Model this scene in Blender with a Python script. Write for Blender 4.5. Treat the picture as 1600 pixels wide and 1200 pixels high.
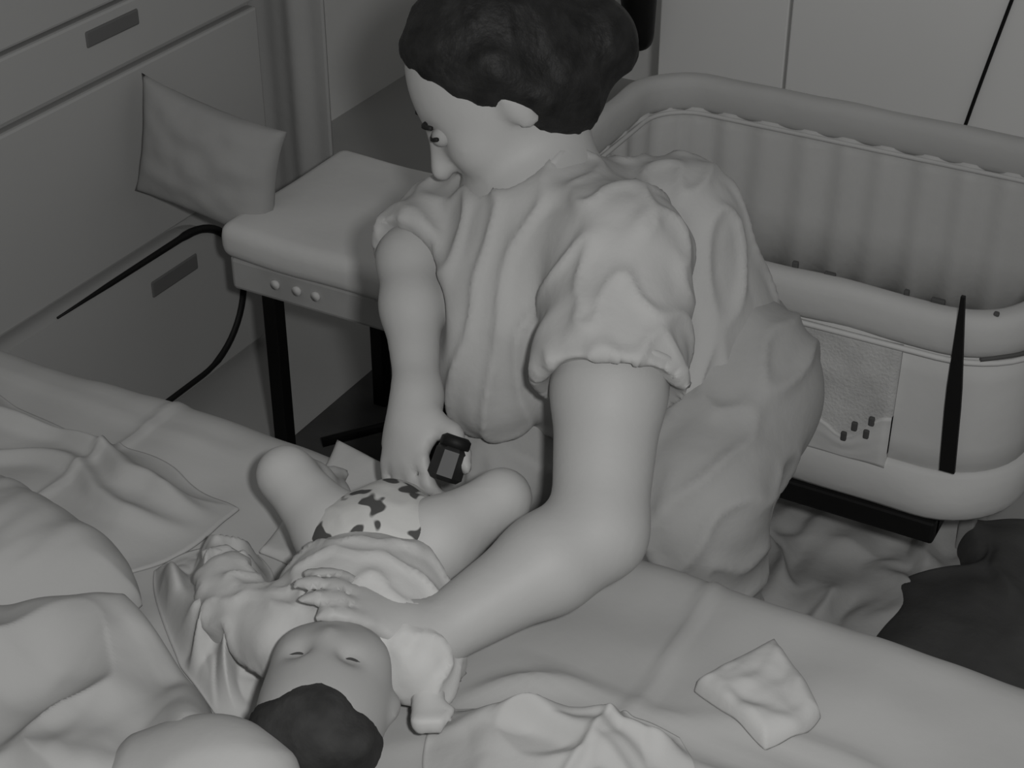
import bpy, bmesh, math, random
import numpy as np
from mathutils import Vector, Matrix, noise as mn

random.seed(4)
for o in list(bpy.data.objects):
    bpy.data.objects.remove(o)
S = bpy.context.scene
COL = S.collection

# ------------------------------------------------------------------ camera
FPX = 2600.0
PITCH = math.radians(32.5)
AZ = math.radians(28.9)
CAM = np.array([0.0, 0.0, 1.65])
HD = np.array([-math.sin(AZ), math.cos(AZ), 0.0])
RT = np.array([math.cos(AZ), math.sin(AZ), 0.0])
FW = HD * math.cos(PITCH) - np.array([0, 0, 1.0]) * math.sin(PITCH)
UP = HD * math.sin(PITCH) + np.array([0, 0, 1.0]) * math.cos(PITCH)
cd = bpy.data.cameras.new('monitor_camera')
cd.sensor_fit = 'HORIZONTAL'
cd.sensor_width = 36.0
cd.lens = 36.0 * FPX / 1600.0
cd.clip_start = 0.02
cam = bpy.data.objects.new('monitor_camera', cd)
COL.objects.link(cam)
M4 = Matrix(((RT[0], UP[0], -FW[0], CAM[0]), (RT[1], UP[1], -FW[1], CAM[1]), (RT[2], UP[2], -FW[2], CAM[2]), (0, 0, 0, 1)))
cam.matrix_world = M4
S.camera = cam

# ------------------------------------------------------------------ world, infrared lamp of the baby monitor, exposure
w = bpy.data.worlds.new('night_room')
S.world = w
w.use_nodes = True
w.node_tree.nodes['Background'].inputs[0].default_value = (1.0, 0.995, 0.985, 1)
w.node_tree.nodes['Background'].inputs[1].default_value = 0.19
def lamp(name, loc, aim, energy, size):
    ld = bpy.data.lights.new(name, 'AREA')
    ld.shape = 'DISK'
    ld.size = size
    ld.energy = energy
    ld.color = (1.0, 0.995, 0.985)
    lo = bpy.data.objects.new(name, ld)
    lo.location = loc
    lo.rotation_euler = (Vector(aim) - Vector(loc)).to_track_quat('-Z', 'Y').to_euler()
    COL.objects.link(lo)
    return lo
# the ring of infrared diodes sits just beside and above the monitor's lens
lamp('infrared_lamp', tuple(CAM + RT * 0.10 + UP * 0.05 + FW * 0.02), (-0.66, 1.25, 0.55), 15.0, 0.07)
S.view_settings.view_transform = 'Standard'
S.view_settings.look = 'None'
S.view_settings.gamma = 1.0
S.view_settings.use_curve_mapping = False
S.view_settings.exposure = 0.0

# ------------------------------------------------------------------ helpers
def at(x, y, d):
    return CAM + (FW * FPX + RT * (x - 800.0) + UP * (600.0 - y)) * (d / FPX)
def atz(x, y, z):
    r = FW * FPX + RT * (x - 800.0) + UP * (600.0 - y)
    return CAM + r * ((z - CAM[2]) / r[2])
def aty(x, y, Y):
    r = FW * FPX + RT * (x - 800.0) + UP * (600.0 - y)
    return CAM + r * (Y / r[1])
def unit(v):
    v = np.array(v, float)
    return v / np.linalg.norm(v)

def mat(name, v, rough=0.85, var=0.12, scale=6.0, bump=0.15, bscale=60.0, spec=0.25, weave=0.0, stripes=None, sheen=0.0):
    m = bpy.data.materials.new(name)
    m.use_nodes = True
    nt = m.node_tree
    b = nt.nodes['Principled BSDF']
    b.inputs['Roughness'].default_value = rough
    b.inputs['Specular IOR Level'].default_value = spec
    if sheen:
        b.inputs['Sheen Weight'].default_value = sheen
    tc = nt.nodes.new('ShaderNodeTexCoord')
    n1 = nt.nodes.new('ShaderNodeTexNoise')
    n1.inputs['Scale'].default_value = scale
    n1.inputs['Detail'].default_value = 3.0
    nt.links.new(tc.outputs['Object'], n1.inputs['Vector'])
    cr = nt.nodes.new('ShaderNodeValToRGB')
    lo, hi = v * (1 - var), v * (1 + var)
    cr.color_ramp.elements[0].position = 0.3
    cr.color_ramp.elements[1].position = 0.7
    cr.color_ramp.elements[0].color = (lo, lo, lo * 0.985, 1)
    cr.color_ramp.elements[1].color = (hi, hi, hi * 0.985, 1)
    nt.links.new(n1.outputs['Fac'], cr.inputs['Fac'])
    nt.links.new(cr.outputs['Color'], b.inputs['Base Color'])
    if bump:
        n2 = nt.nodes.new('ShaderNodeTexNoise')
        n2.inputs['Scale'].default_value = bscale
        n2.inputs['Detail'].default_value = 4.0
        nt.links.new(tc.outputs['Object'], n2.inputs['Vector'])
        bp = nt.nodes.new('ShaderNodeBump')
        bp.inputs['Strength'].default_value = bump
        bp.inputs['Distance'].default_value = 0.004
        nt.links.new(n2.outputs['Fac'], bp.inputs['Height'])
        nt.links.new(bp.outputs['Normal'], b.inputs['Normal'])
    return m

def spotted(name, base, dark, scale=28.0, thr=0.60):
    m = mat(name, base, 0.85)
    nt = m.node_tree
    b = nt.nodes['Principled BSDF']
    tc = nt.nodes.new('ShaderNodeTexCoord')
    n = nt.nodes.new('ShaderNodeTexNoise')
    n.inputs['Scale'].default_value = scale
    n.inputs['Detail'].default_value = 1.0
    nt.links.new(tc.outputs['Object'], n.inputs['Vector'])
    cr = nt.nodes.new('ShaderNodeValToRGB')
    cr.color_ramp.elements[0].position = thr
    cr.color_ramp.elements[1].position = thr + 0.035
    cr.color_ramp.elements[0].color = (base, base, base * .975, 1)
    cr.color_ramp.elements[1].color = (dark, dark, dark * .975, 1)
    nt.links.new(n.outputs['Fac'], cr.inputs['Fac'])
    nt.links.new(cr.outputs['Color'], b.inputs['Base Color'])
    return m

MT = dict(
    floor=mat('floor_vinyl', 0.36, 0.55, 0.05, 2.0, 0.05),
    wall=mat('wall_paint', 0.80, 0.9, 0.04, 1.5, 0.1, 90),
    dresser=mat('dresser_laminate', 0.38, 0.5, 0.03, 1.5, 0.02),
    slot=mat('recessed_slot', 0.13, 0.7, 0.05),
    wardrobe=mat('wardrobe_laminate', 0.80, 0.5, 0.03, 1.5, 0.02),
    curtain=mat('curtain_cloth', 0.36, 0.95, 0.06, 4.0, 0.2),
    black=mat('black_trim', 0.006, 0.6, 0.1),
    blackmetal=mat('black_metal', 0.004, 0.45, 0.05, spec=0.3),
    cushion=mat('cushion_cover', 0.32, 0.95, 0.05, 8.0, 0.2),
    seatpad=mat('bench_pad', 0.56, 0.9, 0.04, 5.0, 0.15),
    benchframe=mat('bench_frame', 0.36, 0.7, 0.12, 9.0, 0.1),
    sheet=mat('bed_sheet', 0.40, 0.9, 0.04, 4.0, 0.12, 40),
    bedbase=mat('bed_base', 0.30, 0.8),
    blanket=mat('thin_blanket', 0.38, 0.95, 0.05, 5.0, 0.2, 50),
    pillow=mat('pillow_case', 0.38, 0.9, 0.04, 6.0, 0.15, 40),
    duvet=mat('duvet_cover', 0.37, 0.9, 0.05, 6.0, 0.15, 40),
    cloth=mat('muslin_cloth', 0.45, 0.92, 0.06, 8.0, 0.2, 50),
    wipe=mat('folded_cloth', 0.46, 0.92, 0.04, 10.0, 0.2, 60),
    skin=mat('adult_skin', 0.38, 0.55, 0.03, 8.0, 0.06, 120, 0.3),
    shirt=mat('light_shirt', 0.40, 0.92, 0.05, 6.0, 0.2, 60),
    trousers=mat('light_trousers', 0.33, 0.92, 0.06, 6.0, 0.2, 60),
    hair=mat('dark_hair', 0.014, 0.6, 0.5, 40.0, 0.5, 120),
    eye=mat('eye', 0.05, 0.3, 0.0, bump=0),
    lip=mat('lip', 0.30, 0.6, 0.05, bump=0),
    bskin=mat('baby_skin', 0.44, 0.6, 0.03, 8.0, 0.04, 120, 0.3),
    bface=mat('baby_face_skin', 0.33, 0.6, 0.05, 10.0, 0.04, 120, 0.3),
    bhair=mat('baby_hair', 0.030, 0.8, 0.5, 22.0, 0.5, 90),
    onesie=mat('white_onesie', 0.48, 0.92, 0.05, 8.0, 0.2, 50),
    diaper=spotted('printed_diaper', 0.50, 0.07, 40.0, 0.57),
    cribpad=mat('bassinet_rim_fabric', 0.42, 0.9, 0.05, 5.0, 0.2, 50),
    criblin=mat('bassinet_liner', 0.52, 0.92, 0.04, 5.0, 0.2, 50),
    cribside=mat('bassinet_side_fabric', 0.50, 0.92, 0.05, 6.0, 0.15, 50),
    mesh=mat('bassinet_mesh', 0.44, 0.95, 0.12, 18.0, 0.4, 250),
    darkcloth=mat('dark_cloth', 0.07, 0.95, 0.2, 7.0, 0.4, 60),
    rag=mat('floor_blanket', 0.40, 0.95, 0.18, 7.0, 0.3, 50),
    bag=mat('dark_bag', 0.085, 0.8, 0.3, 8.0, 0.3, 50),
    grey=mat('mid_grey_plastic', 0.25, 0.6, 0.1),
    cable=mat('pale_cable', 0.40, 0.6, 0.05),
    darkbit=mat('dark_print', 0.07, 0.8, 0.2),
    gloss=mat('black_gloss', 0.012, 0.5, 0.3, 30.0, 0.0, spec=0.5),
)

def base_of(p):
    v = Vector((0, 0, 0))
    while p is not None:
        v += p.location
        p = p.parent
    return v
def mesh_obj(name, verts, faces, m, parent=None, smooth=True, label=None, cat=None, group=None, kind=None):
    V = np.array([tuple(v) for v in verts], dtype=float)
    if parent is None:
        org = np.array([V[:, 0].mean(), V[:, 1].mean(), V[:, 2].min()])
    else:
        org = np.array(base_of(parent))
    me = bpy.data.meshes.new(name)
    me.from_pydata((V - org).tolist(), [], [tuple(int(i) for i in f) for f in faces])
    me.materials.append(MT[m] if isinstance(m, str) else m)
    if smooth:
        me.polygons.foreach_set('use_smooth', [True] * len(me.polygons))
    me.update()
    o = bpy.data.objects.new(name, me)
    COL.objects.link(o)
    if parent is None:
        o.location = org
    else:
        o.parent = parent
    tag(o, label, cat, group, kind)
    return o
def tag(o, label=None, cat=None, group=None, kind=None):
    if label: o['label'] = label
    if cat: o['category'] = cat
    if group: o['group'] = group
    if kind: o['kind'] = kind
def thing(name, loc, label=None, cat=None, group=None, kind=None):
    o = bpy.data.objects.new(name, None)
    o.location = tuple(loc)
    o.empty_display_size = 0.1
    COL.objects.link(o)
    tag(o, label, cat, group, kind)
    return o
def bm_obj(name, bm, m, parent=None, smooth=True, **k):
    bm.normal_update()
    V = [v.co.copy() for v in bm.verts]
    bm.verts.index_update()
    F = [[v.index for v in f.verts] for f in bm.faces]
    bm.free()
    return mesh_obj(name, V, F, m, parent, smooth, **k)
def box_bm(lo, hi, bev=0.004, seg=2):
    bm = bmesh.new()
    bmesh.ops.create_cube(bm, size=1.0)
    for v in bm.verts:
        v.co = Vector([(lo[i] + hi[i]) / 2 + v.co[i] * (hi[i] - lo[i]) for i in range(3)])
    if bev:
        bmesh.ops.bevel(bm, geom=bm.edges[:], offset=bev, segments=seg, affect='EDGES', profile=0.5)
    return bm
def box(name, lo, hi, m, parent=None, bev=0.004, seg=2, **k):
    return bm_obj(name, box_bm(lo, hi, bev, seg), m, parent, smooth=False, **k)
def tube(name, pts, radii, m, parent=None, n=10, closed=False, **k):
    P = [np.array(p, float) for p in pts]
    if not hasattr(radii, '__len__'):
        radii = [radii] * len(P)
    V, F = [], []
    L = len(P)
    prev = None
    for i in range(L):
        if closed:
            t = P[(i + 1) % L] - P[i - 1]
        else:
            t = P[min(i + 1, L - 1)] - P[max(i - 1, 0)]
        t = unit(t)
        if prev is None:
            a = np.array([0, 0, 1.0]) if abs(t[2]) < 0.9 else np.array([1.0, 0, 0])
        else:
            a = prev
        u = unit(a - t * np.dot(a, t))
        prev = u
        v2 = np.cross(t, u)
        for j in range(n):
            an = 2 * math.pi * j / n
            V.append(P[i] + (u * math.cos(an) + v2 * math.sin(an)) * radii[i])
    for i in range(L if closed else L - 1):
        for j in range(n):
            a0, a1 = i * n + j, i * n + (j + 1) % n
            b0, b1 = ((i + 1) % L) * n + j, ((i + 1) % L) * n + (j + 1) % n
            F.append((a0, a1, b1, b0))
    if not closed:
        F.append(tuple(range(n))[::-1])
        F.append(tuple(range((L - 1) * n, L * n)))
    return mesh_obj(name, V, F, m, parent, True, **k)
def spline(pts, n=24):
    P = [np.array(p, float) for p in pts]
    P = [2 * P[0] - P[1]] + P + [2 * P[-1] - P[-2]]
    out = []
    for i in range(1, len(P) - 2):
        for j in range(n):
            t = j / n
            a, b, c, d = P[i - 1], P[i], P[i + 1], P[i + 2]
            out.append(0.5 * (2 * b + (c - a) * t + (2 * a - 5 * b + 4 * c - d) * t * t + (3 * b - a - 3 * c + d) * t ** 3))
    out.append(P[-2])
    return out
def nz(x, y, z=0.0):
    return mn.noise((x, y, z))
def sstep(a, b, x):
    t = np.clip((x - a) / (b - a), 0, 1)
    return t * t * (3 - 2 * t)

# puffy or thin cloth lying on a surface: closed body over a warped quad of ground points
def cloth(name, quad, base, thick, m, nu=60, nv=60, hfun=None, wav=0.02, edge=0.08, seed=0, sheet_t=0.003, hollow=False, rd=0.7, thin=False, follow=False, **k):
    Q = [np.array(q, float) for q in quad]
    top, bot = [], []
    for i in range(nu + 1):
        for j in range(nv + 1):
            u, v = i / nu, j / nv
            uu, vv = u * 2 - 1, v * 2 - 1
            u_, v_ = u, v
            u = 0.5 + 0.5 * uu * math.sqrt(1 - rd * vv * vv / 2); v = 0.5 + 0.5 * vv * math.sqrt(1 - rd * uu * uu / 2)
            p = Q[0] * (1 - u) * (1 - v) + Q[1] * u * (1 - v) + Q[2] * u * v + Q[3] * (1 - u) * v
            wx = nz(p[0] * 9 + seed, p[1] * 9, 1.3) * wav
            wy = nz(p[0] * 9, p[1] * 9 + seed, 7.7) * wav
            u, v = u_, v_
            e = min(u, 1 - u, v, 1 - v)
            ep = float(np.clip(e / edge, 0, 1))
            ep = ep * ep * (3 - 2 * ep) if thin else math.sqrt(max(0.0, 1 - (1 - ep) ** 2))
            h = thick * ep
            if hfun:
                h += hfun(u, v, p[0], p[1]) * ep
            b0 = base
            if follow:
                base = b0 - 0.006 + bed_relief(p[0] + wx, p[1] + wy)
            top.append((p[0] + wx, p[1] + wy, base + sheet_t + max(h, 0.0)))
            bot.append((p[0] + wx, p[1] + wy, base + (max(h - sheet_t, 0.0) if hollow else 0.0)))
            base = b0
    n = nv + 1
    N = len(top)
    F = []
    for i in range(nu):
        for j in range(nv):
            a = i * n + j
            F.append((a, a + n, a + n + 1, a + 1))
            F.append((N + a, N + a + 1, N + a + n + 1, N + a + n))
    ring = [i * n for i in range(nu + 1)] + [nu * n + j for j in range(1, nv + 1)] + [i * n + nv for i in range(nu - 1, -1, -1)] + [j for j in range(nv - 1, 0, -1)]
    for a, b in zip(ring, ring[1:] + ring[:1]):
        F.append((a, N + a, N + b, b))
    ar = np.cross(Q[1][:2].tolist() + [0], Q[3][:2].tolist() + [0])
    q = np.cross(np.append((Q[1] - Q[0])[:2], 0), np.append((Q[3] - Q[0])[:2], 0))[2]
    if q < 0:
        F = [f[::-1] for f in F]
    return mesh_obj(name, top + bot, F, m, None, True, **k)

# ---- implicit surfaces for bodies and draped garments
class Field:
    def __init__(self, lo, hi, h):
        self.lo = np.array(lo, float); self.h = h
        self.n = np.ceil((np.array(hi) - self.lo) / h).astype(int) + 1
        self.d = np.full(tuple(self.n), 0.15, np.float32)
        self.ax = [self.lo[i] + h * np.arange(self.n[i]) for i in range(3)]
    def _sl(self, lo, hi, mg):
        s = []
        for i in range(3):
            a = int(max(0, math.floor((lo[i] - mg - self.lo[i]) / self.h)))
            b = int(min(self.n[i], math.ceil((hi[i] + mg - self.lo[i]) / self.h) + 1))
            if b - a < 1: return None
            s.append(slice(a, b))
        return tuple(s)
    def _pts(self, s):
        X, Y, Z = np.meshgrid(self.ax[0][s[0]], self.ax[1][s[1]], self.ax[2][s[2]], indexing='ij')
        return np.stack([X, Y, Z], -1)
    def _comb(self, s, dp, k, sub):
        a = self.d[s]
        if sub:
            dp = -dp
            h = np.maximum(k - np.abs(a - dp), 0) / k
            self.d[s] = np.maximum(a, dp) + h * h * k * 0.25
        else:
            h = np.maximum(k - np.abs(a - dp), 0) / k
            self.d[s] = np.minimum(a, dp) - h * h * k * 0.25
    def cone(self, a, b, ra, rb, k=0.02, sub=False):
        a = np.array(a, float); b = np.array(b, float)
        r = max(ra, rb)
        s = self._sl(np.minimum(a, b) - r, np.maximum(a, b) + r, 2 * k + 3 * self.h)
        if s is None: return self
        p = self._pts(s) - a
        ab = b - a
        t = np.clip((p @ ab) / max(ab @ ab, 1e-9), 0, 1)
        dp = np.linalg.norm(p - t[..., None] * ab, axis=-1) - (ra + (rb - ra) * t)
        self._comb(s, dp, k, sub)
        return self
    def ell(self, c, r, ax=None, k=0.02, sub=False):
        c = np.array(c, float); r = np.array(r, float)
        R = np.eye(3) if ax is None else np.array(ax, float)   # rows are the axes
        m = r.max()
        s = self._sl(c - m, c + m, 2 * k + 3 * self.h)
        if s is None: return self
        q = (self._pts(s) - c) @ R.T
        k0 = np.linalg.norm(q / r, axis=-1)
        k1 = np.linalg.norm(q / (r * r), axis=-1) + 1e-9
        dp = k0 * (k0 - 1) / k1
        self._comb(s, dp, k, sub)
        return self
    def chain(self, pts, radii, k=0.02):
        for i in range(len(pts) - 1):
            self.cone(pts[i], pts[i + 1], radii[i], radii[i + 1], k)
        return self
    def cut(self, point, normal, k=0.006):      # remove everything on the side the normal points to
        s = tuple(slice(0, n) for n in self.n)
        p = self._pts(s) - np.array(point, float)
        dp = p @ unit(normal)
        self._comb(s, -dp, k, True)
        return self
    def mesh(self, flo=None):
        d = self.d
        ins = d < 0
        n0, n1, n2 = d.shape
        c = np.zeros((n0 - 1, n1 - 1, n2 - 1), np.int8)
        for i in (0, 1):
            for j in (0, 1):
                for l in (0, 1):
                    c += ins[i:n0 - 1 + i, j:n1 - 1 + j, l:n2 - 1 + l]
        cells = np.argwhere((c > 0) & (c < 8))
        idx = -np.ones(c.shape, np.int64)
        idx[cells[:, 0], cells[:, 1], cells[:, 2]] = np.arange(len(cells))
        acc = np.zeros((len(cells), 3)); cnt = np.zeros(len(cells))
        corners = [(i, j, l) for i in (0, 1) for j in (0, 1) for l in (0, 1)]
        for A in corners:
            for ax in range(3):
                if A[ax]: continue
                B = list(A); B[ax] = 1
                da = d[cells[:, 0] + A[0], cells[:, 1] + A[1], cells[:, 2] + A[2]].astype(float)
                db = d[cells[:, 0] + B[0], cells[:, 1] + B[1], cells[:, 2] + B[2]].astype(float)
                ok = (da < 0) != (db < 0)
                t = np.where(ok, da / np.where(ok, da - db, 1), 0)
                p = np.tile(np.array(A, float), (len(cells), 1))
                p[:, ax] += t
                acc[ok] += p[ok]; cnt[ok] += 1
        V = (cells + acc / np.maximum(cnt, 1)[:, None]) * self.h + self.lo
        F = []
        for ax in range(3):
            o1, o2 = (ax + 1) % 3, (ax + 2) % 3
            sl0 = [slice(1, -1)] * 3; sl1 = [slice(1, -1)] * 3
            sl0[ax] = slice(0, -1); sl1[ax] = slice(1, None)
            a = ins[tuple(sl0)]; b = ins[tuple(sl1)]
            E = np.argwhere(a != b)
            if not len(E): continue
            fl = a[E[:, 0], E[:, 1], E[:, 2]]
            off = np.array([1, 1, 1]); off[ax] = 0
            G = E + off
            def at_(d1, d2):
                g = G.copy(); g[:, o1] -= d1; g[:, o2] -= d2
                return idx[g[:, 0], g[:, 1], g[:, 2]]
            q = np.stack([at_(1, 1), at_(0, 1), at_(0, 0), at_(1, 0)], 1)
            q[~fl] = q[~fl][:, ::-1]
            F.append(q)
        F = np.concatenate(F)
        F = F[(F >= 0).all(1)]
        return V, F
def relax(V, F, it=3, lam=0.5):
    e = np.concatenate([F[:, [0, 1]], F[:, [1, 2]], F[:, [2, 3]], F[:, [3, 0]]])
    for _ in range(it):
        s = np.zeros_like(V); c = np.zeros(len(V))
        np.add.at(s, e[:, 0], V[e[:, 1]]); np.add.at(c, e[:, 0], 1)
        np.add.at(s, e[:, 1], V[e[:, 0]]); np.add.at(c, e[:, 1], 1)
        V = V + lam * (s / np.maximum(c, 1)[:, None] - V)
    return V
def vnormals(V, F):
    n = np.cross(V[F[:, 2]] - V[F[:, 0]], V[F[:, 3]] - V[F[:, 1]])
    N = np.zeros_like(V)
    for i in range(4):
        np.add.at(N, F[:, i], n)
    return N / (np.linalg.norm(N, axis=1)[:, None] + 1e-12)
def wrinkle(V, F, amp, fx, fy, fz, seed=0.0):
    N = vnormals(V, F)
    h = np.array([mn.noise((p[0] * fx + seed, p[1] * fy, p[2] * fz)) for p in V])
    h = np.clip(1 - np.abs(h) * 2.6, 0, 1) ** 1.8        # ridged
    return V + N * (h * amp)[:, None]
def field_obj(name, fld, m, parent=None, it=2, wr=None, **k):
    V, F = fld.mesh()
    V = relax(V, F, it)
    if wr:
        V = wrinkle(V, F, *wr)
        V = relax(V, F, 1, 0.4)
    return mesh_obj(name, V, F, m, parent, True, **k)

# ================================================================== SETTING
def struct(name, lo, hi, m):
    return box(name, lo, hi, m, None, 0, kind='structure')
struct('floor', (-3.2, -1.6, -0.05), (1.8, 3.75, 0.0), 'floor')
struct('wall_back', (-3.2, 3.70, 0.0), (1.8, 3.78, 2.5), 'wall')
struct('wall_left', (-2.30, -1.6, 0.0), (-2.22, 3.70, 2.5), 'wall')

# ---------------- dresser (front face looks along +X)
DX = -1.70
dr = thing('dresser', (-1.95, 1.72, 0), 'pale dresser with recessed drawer handles at the left behind the bed', 'dresser')
box('carcass', (-2.20, 1.05, 0.03), (DX - 0.022, 2.19, 1.02), 'dresser', dr, 0.006)
box('plinth', (-2.19, 1.10, 0.0), (DX - 0.06, 2.15, 0.05), 'dresser', dr, 0.002)
box('top_panel', (-2.21, 1.03, 1.0), (DX + 0.008, 2.20, 1.03), 'dresser', dr, 0.004)
def slot(parent, y0, y1, z0, z1, x):
    return box('handle_slot', (x - 0.004, y0, z0), (x + 0.0025, y1, z1), 'slot', parent, 0.003)
for i, (z0, z1) in enumerate(((0.905, 0.992), (0.787, 0.900), (0.683, 0.780), (0.372, 0.672))):
    d = box('drawer', (DX - 0.022, 1.06, z0), (DX, 2.182, z1), 'dresser', dr, 0.005)
    if i < 3:
        zc = z1 - 0.028
        slot(d, 1.765, 1.885, zc - 0.016, zc + 0.010, DX)
# bottom drawer: rounded end, black edge trim; its top run paints the gap shadow
def stadium(y0, y1, z0, z1, n=20):
    r = (z1 - z0) / 2
    pts = []
    for i in range(n + 1):
        a = -math.pi / 2 + math.pi * i / n
        pts.append((y1 - r + r * math.cos(a), (z0 + z1) / 2 + r * math.sin(a)))
    pts += [(y0, z1), (y0, z0)]
    return pts
def prism_x(name, pts, x0, x1, m, parent, **k):
    n = len(pts)
    V = [(x0, p[0], p[1]) for p in pts] + [(x1, p[0], p[1]) for p in pts]
    F = [tuple(range(n))[::-1], tuple(range(n, 2 * n))]
    for i in range(n):
        j = (i + 1) % n
        F.append((i, j, n + j, n + i))
    return mesh_obj(name, V, F, m, parent, False, **k)
st = stadium(1.2, 2.050, 0.085, 0.358)
rd = prism_x('rounded_drawer', st, DX - 0.022, DX + 0.018, 'dresser', dr)
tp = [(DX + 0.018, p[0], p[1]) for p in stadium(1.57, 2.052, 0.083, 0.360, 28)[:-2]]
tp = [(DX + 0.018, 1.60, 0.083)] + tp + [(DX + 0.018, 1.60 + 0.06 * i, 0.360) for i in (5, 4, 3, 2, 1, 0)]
tube('trim_gap_shadow', tp, [0.006] * 4 + [0.0075] * (len(tp) - 10) + [0.006, 0.0055, 0.005, 0.0045, 0.003, 0.002], 'black', rd, 8, label='black rounded edge trim with painted gap shadow along the top')
slot(rd, 1.815, 1.935, 0.288, 0.318, DX + 0.018)

# ---------------- curtain beyond the dresser
V, F = [], []
nx, nzv = 50, 30
for i in range(nx + 1):
    for j in range(nzv + 1):
        u, v = i / nx, j / nzv
        x = -1.84 + 0.235 * u
        y = 2.235 + 0.006 * math.sin(u * 15) + 0.002 * math.sin(u * 31 + 2 * v)
        V.append((x, y, 0.25 + 1.95 * v))
off = len(V)
V += [(p[0], p[1] + 0.006, p[2]) for p in V]
for i in range(nx):
    for j in range(nzv):
        a = i * (nzv + 1) + j
        F.append((a, a + nzv + 1, a + nzv + 2, a + 1))
        F.append((off + a, off + a + 1, off + a + nzv + 2, off + a + nzv + 1))
ring = [i * (nzv + 1) for i in range(nx + 1)] + [nx * (nzv + 1) + j for j in range(1, nzv + 1)] + [i * (nzv + 1) + nzv for i in range(nx - 1, -1, -1)] + list(range(nzv - 1, 0, -1))
for a, b in zip(ring, ring[1:] + ring[:1]):
    F.append((a, off + a, off + b, b))
mesh_obj('curtain', V, F, 'curtain', label='dark narrow curtain hanging between dresser and bench', cat='curtain')

# ---------------- wardrobe with flush doors
wd = thing('wardrobe', (-0.4, 3.30, 0), 'large pale wardrobe with flush doors behind the bassinet', 'wardrobe')
WY = 3.02
box('carcass', (-1.322, WY + 0.022, 0.0), (1.30, 3.62, 2.2), 'wardrobe', wd, 0.003)
for x0, x1 in ((-1.32, -1.046), (-1.040, -0.18), (-0.174, 0.62), (0.626, 1.29)):
    box('door', (x0, WY, 0.04), (x1, WY + 0.02, 2.17), 'wardrobe', wd, 0.003)
cp = spline([(-0.583, WY - 0.006, 0.80), (-0.625, WY - 0.006, 0.59), (-0.668, WY - 0.006, 0.36), (-0.70, WY - 0.006, 0.15), (-0.70, WY - 0.02, 0.006)], 8)
tube('cord', cp, 0.0036, 'black', None, 6, label='thin dark cord hanging down the wardrobe door', cat='cord')
f = Field((-1.50, 2.90, 0.30), (-1.28, 3.08, 1.2), 0.008)
f.cone((-1.355, 2.962, 1.10), (-1.352, 2.962, 0.62), 0.026, 0.048, 0.02)
f.cone((-1.352, 2.962, 0.62), (-1.338, 2.962, 0.425), 0.048, 0.030, 0.03)
hb_ = thing('hanging_bag', (-1.345, 2.962, 0.39), 'black bag hanging beside the wardrobe edge', 'bag')
field_obj('bag_body', f, 'blackmetal', hb_)
tube('strap', [(-1.355, 2.962, 1.10), (-1.345, 2.985, 1.7), (-1.325, 3.00, 2.195), (-1.30, 3.03, 2.206), (-1.26, 3.08, 2.206)], 0.006, 'blackmetal', hb_, 8)

# ================================================================== BED
BZ = 0.55
def bed_relief(x, y):
    h = 0.0
    h += 0.010 * nz(x * 5, y * 5, 2.0) + 0.005 * nz(x * 13, y * 13, 4.0)
    # ironed crease lines
    for c, amp in ((-0.464, 0.006), (-1.170, 0.006)):
        h += amp * math.exp(-((x - c - 0.008 * nz(0, y * 5)) / 0.005) ** 2) * sstep(0.70, 0.82, y)
    h += 0.003 * math.exp(-((y - 1.075 - 0.01 * nz(x * 5, 1)) / 0.006) ** 2) * sstep(-0.62, -0.55, x)
    h += 0.003 * math.exp(-((y - 1.235 - 0.02 * nz(x * 4, 3)) / 0.010) ** 2) * sstep(-1.0, -1.1, x)
    # pulled folds by the arm and at the lower right
    for (cx, cy, ang, ln, wd_, am) in ((-0.50, 1.00, 0.15, 0.10, 0.012, 0.010), (-0.45, 0.985, -0.25, 0.13, 0.010, 0.007), (-0.36, 1.03, -0.12, 0.16, 0.013, 0.006), (-0.30, 1.11, 0.02, 0.14, 0.012, 0.005), (-0.56, 1.055, 0.5, 0.06, 0.010, 0.008), (-0.27, 1.06, 0.1, 0.1, 0.012, 0.004)):
        ca, sa = math.cos(ang), math.sin(ang)
        u = (x - cx) * ca + (y - cy) * sa
        v = -(x - cx) * sa + (y - cy) * ca
        h += 1.5 * am * math.exp(-(u / ln) ** 2 - ((v + 0.25 * u * u / ln) / wd_) ** 2)
    return h
bed = thing('bed', (-0.6, 0.5, 0), 'wide bed with light rumpled sheet across the foreground', 'bed')
V, F = [], []
ys = []
prof = []   # (y, drop)
R = 0.055
for t in np.linspace(-0.55, 1.315 - R, 190):
    prof.append((t, 0.0))
for a in np.linspace(0, math.pi / 2, 9)[1:]:
    prof.append((1.315 - R + R * math.sin(a), -R * (1 - math.cos(a))))
for t in np.linspace(0.10, 0.36, 8):
    prof.append((1.315 + 0.004 * math.sin(t * 30), -R - t + 0.055))
xs = np.linspace(-1.62, 0.10, 230)
for x in xs:
    rx = 0.0
    for (y, dz) in prof:
        yy = y + 0.012 * nz(x * 2.5, 5.0) * sstep(1.0, 1.3, y)
        fade = 1.0 if dz == 0 else max(0.0, 1 + dz * 8)
        ex = min(x + 1.62, 0.10 - x)
        dx = -0.05 * (1 - math.sqrt(max(0, 1 - max(0, 1 - ex / 0.05) ** 2)))
        V.append((x, yy, BZ - 0.006 + dz + dx + bed_relief(x, yy) * fade))
n = len(prof)
for i in range(len(xs) - 1):
    for j in range(n - 1):
        a = i * n + j
        F.append((a, a + n, a + n + 1, a + 1))
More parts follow.
